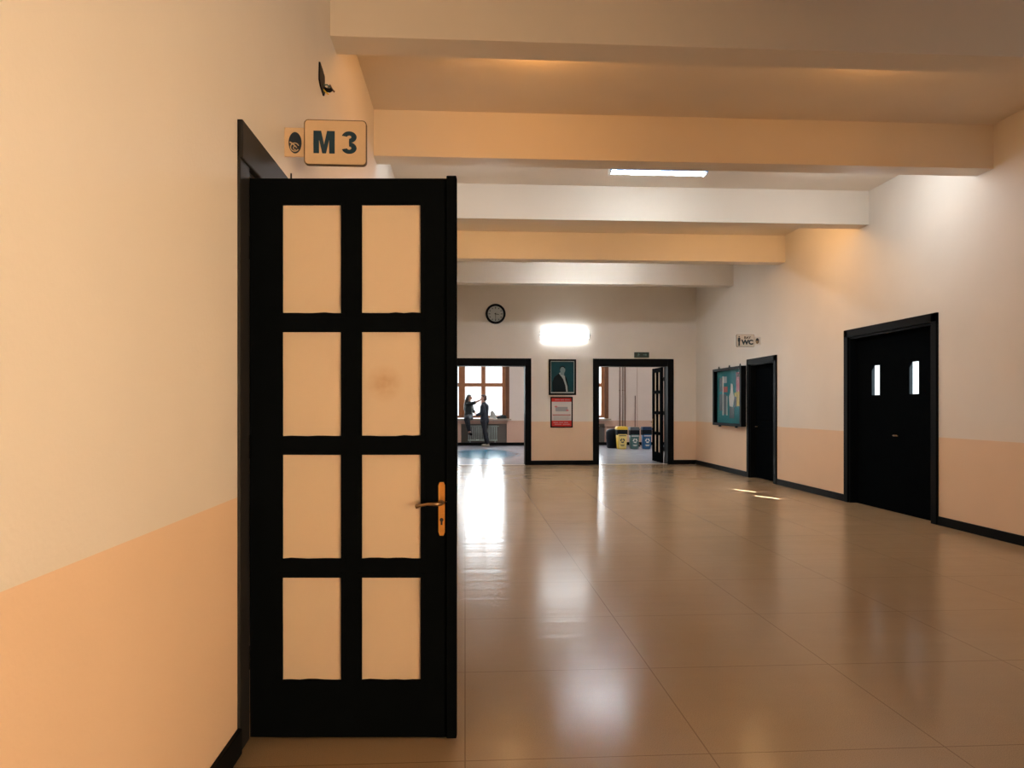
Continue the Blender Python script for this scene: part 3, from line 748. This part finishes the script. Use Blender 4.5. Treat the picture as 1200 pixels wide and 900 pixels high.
o = MB().lathe([(.15, 0), (.19, .03), (.22, .35), (.22, .55), (.19, .62), (.10, .66)], (4.99, 25.05, 0), 24).build('waste_bin', M['rubber']); tag(o, 'plain black rounded bin half hidden behind the yellow bin', 'bin')

r = thing('broom', 'broom with a dark stick leaning on the wall behind the grey bin', 'broom', (5.98, 26.0, 0))
top = Vector((.22, .93, 1.80)); 
MB().tube([(0, 0, .10), top], .017, 10).build('stick', M['pipe'], r)
MB().box((-.16, -.03, .055), (.16, .03, .11), bevel=.01).build('head', M['pipe'], r)
MB().prism([(-.15, -.025, .06), (.15, -.025, .06), (.18, -.035, .0), (-.18, -.035, .0)], (0, .06, 0)).build('bristles', M['rubber'], r)

# ------------------------------------------------------------------ things on the window sill
o = MB().prism([(-.13, -.05, 0), (.11, -.05, 0), (.10, -.04, .10), (.02, -.02, .24), (-.04, -.01, .30), (-.10, -.03, .24)], (0, .09, 0)).build('paper_bag', M['bagpale'], None, (1.02, YC - .02, SZ)); tag(o, 'pale crumpled bag standing on the sill behind the standing person', 'bag')
r = thing('black_bag', 'flat black bag lying on the sill by the window edge', 'bag', (1.30, YC - .06, SZ))
b = MB().box((-.16, -.09, 0), (.20, .09, .09), bevel=.035).box((-.02, -.07, .05), (.18, .07, .13), bevel=.03); b.build('bag_body', M['blackcloth'], r)
MB().tube([(-.1, 0, .08), (-.06, 0, .12), (.04, 0, .13), (.10, 0, .11)], .010, 8).build('strap', M['rubber'], r)
o = MB().box((-.16, -.08, 0), (.12, .08, .02), bevel=.004).box((-.12, -.07, .02), (.10, .07, .035), bevel=.004).build('notebooks', M['paper'], None, (.90, YC - .13, SZ)); tag(o, 'thin pale papers lying on the sill beside the crumpled bag', 'papers')

# ------------------------------------------------------------------ people
def skin_mesh(name, verts, edges, radii, mat, parent=None, root=0, sub=2):
    me = bpy.data.meshes.new(name); me.from_pydata([Vector(v) for v in verts], edges, []); me.update()
    o = bpy.data.objects.new(name, me); C.objects.link(o)
    sk = o.modifiers.new('Skin', 'SKIN'); sk.use_smooth_shade = True
    ss = o.modifiers.new('Sub', 'SUBSURF'); ss.levels = sub; ss.render_levels = sub
    if not me.skin_vertices: 
        import bpy as _b
    for i, sv in enumerate(me.skin_vertices[0].data):
        r_ = radii[i]; sv.radius = r_ if isinstance(r_, tuple) else (r_, r_)
        sv.use_root = (i == root)
    bpy.context.view_layer.update()
    ev = bpy.data.meshes.new_from_object(o.evaluated_get(bpy.context.evaluated_depsgraph_get()))
    ev.name = name; ev.materials.clear(); ev.materials.append(mat)
    for p in ev.polygons: p.use_smooth = True
    bpy.data.objects.remove(o)
    n = bpy.data.objects.new(name, ev); C.objects.link(n)
    if parent: n.parent = parent
    return n
class Sk:
    def __init__(s): s.v = []; s.e = []; s.r = []
    def p(s, co, r, frm=None):
        s.v.append(co); s.r.append(r); i = len(s.v) - 1
        if frm is not None: s.e.append((frm, i))
        return i
    def chain(s, pts, frm=None):
        for co, r in pts: frm = s.p(co, r, frm)
        return frm
    def build(s, name, mat, parent=None, sub=2): return skin_mesh(name, s.v, s.e, s.r, mat, parent, 0, sub)

def hand_fingers(s, wrist_i, wrist, d, up, side, curl=.5):
    """palm, four fingers and thumb; d = pointing direction, up = back of the hand normal, side = towards the thumb"""
    W, d, up, side = Vector(wrist), Vector(d).normalized(), Vector(up).normalized(), Vector(side).normalized()
    palm = s.p(W + d * .05, (.034, .018), wrist_i)
    for k, (off, L) in enumerate(((.027, .070), (.009, .080), (-.009, .075), (-.026, .058))):
        a = W + d * .09 + side * off
        k1 = s.p(a, .009, palm)
        k2 = s.p(a + d * L * .5 - up * L * .2 * curl, .0085, k1)
        s.p(a + d * L * .8 - up * L * .75 * curl, .008, k2)
    t1 = s.p(W + d * .035 + side * .035, .011, palm); t2 = s.p(W + d * .065 + side * .060 - up * .01, .010, t1); s.p(W + d * .095 + side * .062 - up * .02, .009, t2)

# --- standing person: faces -x (towards the seated one), leans a little, feet on the floor
def standing():
    s = Sk()
    pel = s.p((0, 0, .97), (.125, .15))
    ch = s.chain([((-.01, 0, 1.12), (.11, .145)), ((-.01, 0, 1.30), (.125, .17)), ((.0, 0, 1.46), (.09, .15)), ((-.02, 0, 1.53), .06), ((-.04, 0, 1.59), .06)], pel)
    hd = s.chain([((-.05, 0, 1.67), (.092, .075)), ((-.045, 0, 1.755), (.098, .078)), ((-.04, 0, 1.80), (.06, .05))], ch)
    s.chain([((-.145, 0, 1.685), .014), ((-.158, 0, 1.670), .012)], hd - 2)          # nose
    for q in (-1, 1): s.p((-.035, q * .082, 1.69), .016, hd - 2)                      # ears
    chest = 2
    hands = {}
    for q in (-1, 1):
        sh = s.chain([((.0, q * .17, 1.45), .062), ((.0, q * .215, 1.38), .056), ((-.03, q * .235, 1.17), .044)], chest)
        if q < 0: tgt = (-.25, q * .20, 1.09); dd = (-1, .1, -.1)
        else: tgt = (-.24, q * .17, 1.12); dd = (-1, -.2, 0)
        wr = s.chain([(tuple(Vector((-.03, q * .235, 1.17)) * .45 + Vector(tgt) * .55), .036), (tgt, .027)], sh)
        hand_fingers(s, wr, tgt, dd, (0, 0, 1), (0, -q, 0.2), .6)
    legs = {1: ((.0, .10, .94), (-.03, .10, .50), (.04, .11, .09)), -1: ((.0, -.10, .94), (.05, -.09, .50), (.17, -.09, .09))}
    for q in (-1, 1):
        a, k, f = legs[q]
        an = s.chain([(a, .095), (tuple(Vector(a) * .5 + Vector(k) * .5), .078), (k, .056), (tuple(Vector(k) * .6 + Vector(f) * .4), .055), (f, .038)], pel)
        s.chain([((f[0] - .02, f[1], .045), .036), ((f[0] - .15, f[1], .032), (.028, .036))], an)
    body = s.build('person', M['skin'])
    j = MB()
    j.loft([((.0, 0, .85), .150, .190), ((.0, 0, .95), .148, .185), ((-.005, 0, 1.10), .132, .172), ((-.012, 0, 1.26), .145, .195), ((-.01, 0, 1.38), .142, .212), ((-.005, 0, 1.455), .120, .205), ((-.008, 0, 1.50), .092, .150), ((-.018, 0, 1.53), .070, .085), ((-.024, 0, 1.565), .066, .072)])
    for q in (-1, 1):
        tgt = (-.25, q * .20, 1.09) if q < 0 else (-.24, q * .17, 1.12)
        el = Vector((-.03, q * .24, 1.17)); tv = Vector(tgt)
        j.tube([(.0, q * .15, 1.455), (.0, q * .205, 1.42), (-.005, q * .228, 1.33), el + Vector((.008, 0, .04)), el + (tv - el) * .12, el + (tv - el) * .5, el + (tv - el) * .86], [.066, .078, .076, .068, .064, .056, .048], 14)
    j.build('jacket', M['navy'], body)
    tr = MB()
    tr.loft([((.0, 0, .80), .130, .175), ((.0, 0, .92), .138, .172), ((.0, 0, 1.02), .125, .160)])
    for q in (-1, 1):
        a, k, f = (Vector(v_) for v_ in legs[q])
        tr.tube([a, a * .6 + k * .4, k + Vector((0, 0, .04)), k * .6 + f * .4, (f.x, f.y, .10)], [.108, .100, .080, .076, .066], 16)
    tr.build('trousers', M['jeans'], body)
    for q in (-1, 1):
        f = legs[q][2]; sh = Sk()
        sh.chain([((f[0] + .05, f[1], .050), (.052, .048)), ((f[0] - .06, f[1], .048), (.048, .050)), ((f[0] - .16, f[1], .038), (.036, .046)), ((f[0] - .205, f[1], .034), (.028, .036))])
        sh.build('shoe', M['shoe'], body)
    h = MB()
    h.ball((-.022, 0, 1.745), (.098, .086, .085)).ball((.005, 0, 1.685), (.076, .080, .085)).ball((-.075, 0, 1.80), (.062, .068, .034))
    h.build('hair', M['hair_brown'], body)
    e = MB()
    for q in (-1, 1): e.lathe([(.001, -.008), (.008, -.004), (.009, 0), (.008, .004), (.001, .008)], (-.135, q * .03, 1.705), 10)
    e.build('eyes', M['hair_dark'], body)
    MB().tube([(-.143, -.022, 1.635), (-.150, 0, 1.633), (-.143, .022, 1.635)], .005, 6).build('mouth', M['paper_red'], body)
    return body
o = standing(); o.location = (.69, 26.34, 0); o.rotation_euler = (0, 0, math.radians(-22))
tag(o, 'person standing by the window in a dark navy jacket and pale shoes', 'person')

# --- seated person: sits on the sill, faces +x, one arm reaching to the other's face
def seated(target):
    s = Sk(); z = SZ + .09
    pel = s.p((0, 0, z), (.13, .155))
    ch = s.chain([((.0, -.01, z + .15), (.105, .13)), ((.01, -.02, z + .32), (.11, .15)), ((.015, -.02, z + .455), (.08, .13)), ((.03, -.02, z + .515), .05), ((.04, -.02, z + .57), .05)], pel)
    hd = s.chain([((.05, -.02, z + .63), (.085, .07)), ((.045, -.02, z + .71), (.092, .073)), ((.04, -.02, z + .75), (.055, .05))], ch)
    s.chain([((.135, -.02, z + .645), .013), ((.147, -.02, z + .633), .011)], hd - 2)
    T_ = Vector(target)
    arms = {-1: (Vector((.015, -.21, z + .42)) * .5 + T_ * .5 - Vector((0, 0, .03)), T_), 1: (Vector((.05, .22, z + .22)), Vector((.20, .10, z + .12)))}
    for q in (-1, 1):
        el, wr = arms[q]
        sh = s.chain([((.015, -.02 + q * .15, z + .44), .055), (tuple(Vector((.02, -.02 + q * .19, z + .42)) * .7 + el * .3), .046), (tuple(el), .040)], 2)
        w_ = s.chain([(tuple(el * .5 + wr * .5), .035), (tuple(wr), .025)], sh)
        d = (wr - el).normalized()
        hand_fingers(s, w_, wr, d, (0, -1, .2) if q < 0 else (0, 0, 1), (0, 0, 1) if q < 0 else (0, -1, 0), .4)
    legs = {-1: ((.08, -.10, z - .01), (.16, -.46, z - .08), (.26, -.52, .52)), 1: ((.03, .0, z - .01), (.08, -.42, z - .06), (.20, -.42, .52))}
    for q in (-1, 1):
        a, k, f = legs[q]
        an = s.chain([(a, .09), (tuple(Vector(a) * .5 + Vector(k) * .5), .078), (k, .055), (tuple(Vector(k) * .6 + Vector(f) * .4), .052), (f, .036)], pel)
        s.chain([((f[0] + .02, f[1] - .02, f[2] - .05), .034), ((f[0] + .10, f[1] - .10, f[2] - .075), (.028, .036))], an)
    body = s.build('person', M['skin'])
    j = MB()
    j.loft([((.0, -.01, z - .10), .155, .190), ((.0, -.01, z), .160, .195), ((.0, -.01, z + .14), .140, .170), ((.01, -.02, z + .29), .142, .180), ((.015, -.02, z + .40), .128, .190), ((.015, -.02, z + .455), .100, .165), ((.02, -.02, z + .495), .074, .09), ((.028, -.02, z + .53), .062, .066)])
    for q in (-1, 1):
        el, wr = arms[q]; top = Vector((.015, -.02 + q * .135, z + .44)); sh_ = Vector((.02, -.02 + q * .185, z + .415))
        if q > 0: j.tube([top, sh_, sh_ * .5 + el * .5, el, el * .8 + wr * .2, el * .2 + wr * .8], [.062, .072, .066, .060, .058, .046], 14)
        else: j.tube([top, sh_, sh_ * .5 + el * .5, el, el * .7 + wr * .3], [.062, .072, .066, .060, .054], 14)
    j.build('jacket', M['blackcloth'], body)
    t = MB()
    t.loft([((.02, -.03, z - .12), .125, .160), ((.02, -.03, z), .142, .172), ((.0, -.01, z + .08), .125, .150)])
    for q in (-1, 1):
        a, k, f = (Vector(v_) for v_ in legs[q])
        t.tube([a, a * .5 + k * .5, a * .08 + k * .92, k + (f - k) * .08, k * .5 + f * .5, k * .05 + f * .95], [.112, .098, .082, .080, .068, .056], 16)
    t.build('trousers', M['jeans'], body)
    for q in (-1, 1):
        f = Vector(legs[q][2]); sh = Sk()
        sh.chain([(tuple(f + Vector((-.02, .03, -.06))), (.056, .058)), (tuple(f + Vector((.05, -.04, -.065))), (.054, .056)), (tuple(f + Vector((.14, -.13, -.085))), (.038, .048))])
        sh.build('shoe', M['rubber'], body)
    h = MB()
    h.ball((.022, -.02, z + .70), (.092, .082, .085))
    h.loft([((-.10, -.04, z + .16), .030, .05), ((-.105, -.04, z + .24), .055, .095), ((-.085, -.04, z + .42), .070, .115), ((-.045, -.03, z + .56), .078, .105), ((-.015, -.02, z + .66), .080, .090), ((.005, -.02, z + .74), .060, .070)])
    h.build('hair', M['hair_dark'], body)
    e = MB()
    for q in (-1, 1): e.lathe([(.001, -.008), (.008, -.004), (.009, 0), (.008, .004), (.001, .008)], (.126, -.02 + q * .028, z + .66), 10)
    e.build('eyes', M['hair_dark'], body)
    MB().tube([(.128, -.04, z + .597), (.136, -.02, z + .595), (.128, 0, z + .597)], .005, 6).build('mouth', M['paper_red'], body)
    return body
ORG = Vector((.13, YC - .20, 0)); RW = Matrix.Rotation(math.radians(-24), 3, 'Z')
o = seated(RW.inverted() @ (Vector((.545, 26.34, 1.64)) - ORG)); o.location = ORG; o.rotation_euler = (0, 0, math.radians(-24))
tag(o, 'person with long dark hair seated on the window sill, reaching out one arm', 'person')

# ------------------------------------------------------------------ lights, sky, camera
def area(name, loc, rot, sx, sy, col, power, spread=PI):
    l = bpy.data.lights.new(name, 'AREA'); l.shape = 'RECTANGLE'; l.size = sx; l.size_y = sy; l.color = col; l.energy = power; l.spread = spread
    o = bpy.data.objects.new(name, l); C.objects.link(o); o.location = loc; o.rotation_euler = rot
    return o
# added warm fill light low behind the camera, tilted slightly up
area('warm_fill_light', (3.4, -3.5, 1.1), (math.radians(96), 0, math.radians(44)), 3.0, 1.2, (1.0, .69, .41), 58, math.radians(72))
# day light entering the corridor
for x0, x1 in (W1, W2):
    a = area('daylight', ((x0 + x1) / 2, YC + .35, 2.3), (math.radians(-90), 0, 0), x1 - x0 - .2, 2.4, (.93, .97, 1.0), 125)
# added unseen fill lights under the corridor ceiling, above the door heads
for x in (.5, 5.6): area('corridor_fill', (x, 22.5, ZC - .05), (0, 0, 0), 1.2, .3, (1.0, .95, .92), 48)
def fill_point(x, y, z, col, power, r=.12):
    l = bpy.data.lights.new('fill_point', 'POINT'); l.color = col; l.energy = power; l.shadow_soft_size = r
    o = bpy.data.objects.new('fill_point', l); C.objects.link(o); o.location = (x, y, z)
fill_point(4.3, 2.2, 3.3, (.85, .93, 1.0), 9, .3)  # added cool fill for the right part of the nearest beam
# added fill lights hidden by beams: warm in second and fourth bays, cool in third
for x, p in ((.6, 13), (3.6, 6)): fill_point(x, 6.05, 4.27, (1.0, .46, .12), p)
for x, p in ((.7, 17), (4.4, 18)): fill_point(x, 11.0, 4.25, (1.0, .58, .24), p)
for x, p in ((.3, 14), (4.6, 18)): fill_point(x, 8.45, 4.08, (.86, .93, 1.0), p, .3)
sun = bpy.data.lights.new('sun', 'SUN'); sun.energy = 60; sun.angle = math.radians(.5); sun.color = (1, .95, .86)
so = bpy.data.objects.new('sun', sun); C.objects.link(so)
el = math.atan(.75); dg = Vector((-.456, .89, 0)).normalized()
dirv = Vector((dg.x * math.cos(el), dg.y * math.cos(el), -math.sin(el)))
so.rotation_euler = dirv.to_track_quat('-Z', 'Y').to_euler()

w = bpy.data.worlds.new('sky'); bpy.context.scene.world = w; w.use_nodes = True
w.node_tree.nodes['Background'].inputs['Color'].default_value = (.90, .96, 1.0, 1)
w.node_tree.nodes['Background'].inputs['Strength'].default_value = 1.1

cam = bpy.data.cameras.new('camera'); co = bpy.data.objects.new('camera', cam); C.objects.link(co)
cam.sensor_width = 36; cam.lens = 875 / 1200 * 36; cam.shift_y = 26 / 1200
co.location = (0, 0, 1.423); co.rotation_euler = (PI / 2, 0, -math.atan(55 / 875))
cam.clip_start = .05; cam.clip_end = 200
sc = bpy.context.scene; sc.camera = co
sc.view_settings.view_transform = 'Standard'; sc.view_settings.look = 'None'; sc.view_settings.gamma = 1
sc.view_settings.exposure = 0.88; sc.view_settings.use_curve_mapping = False
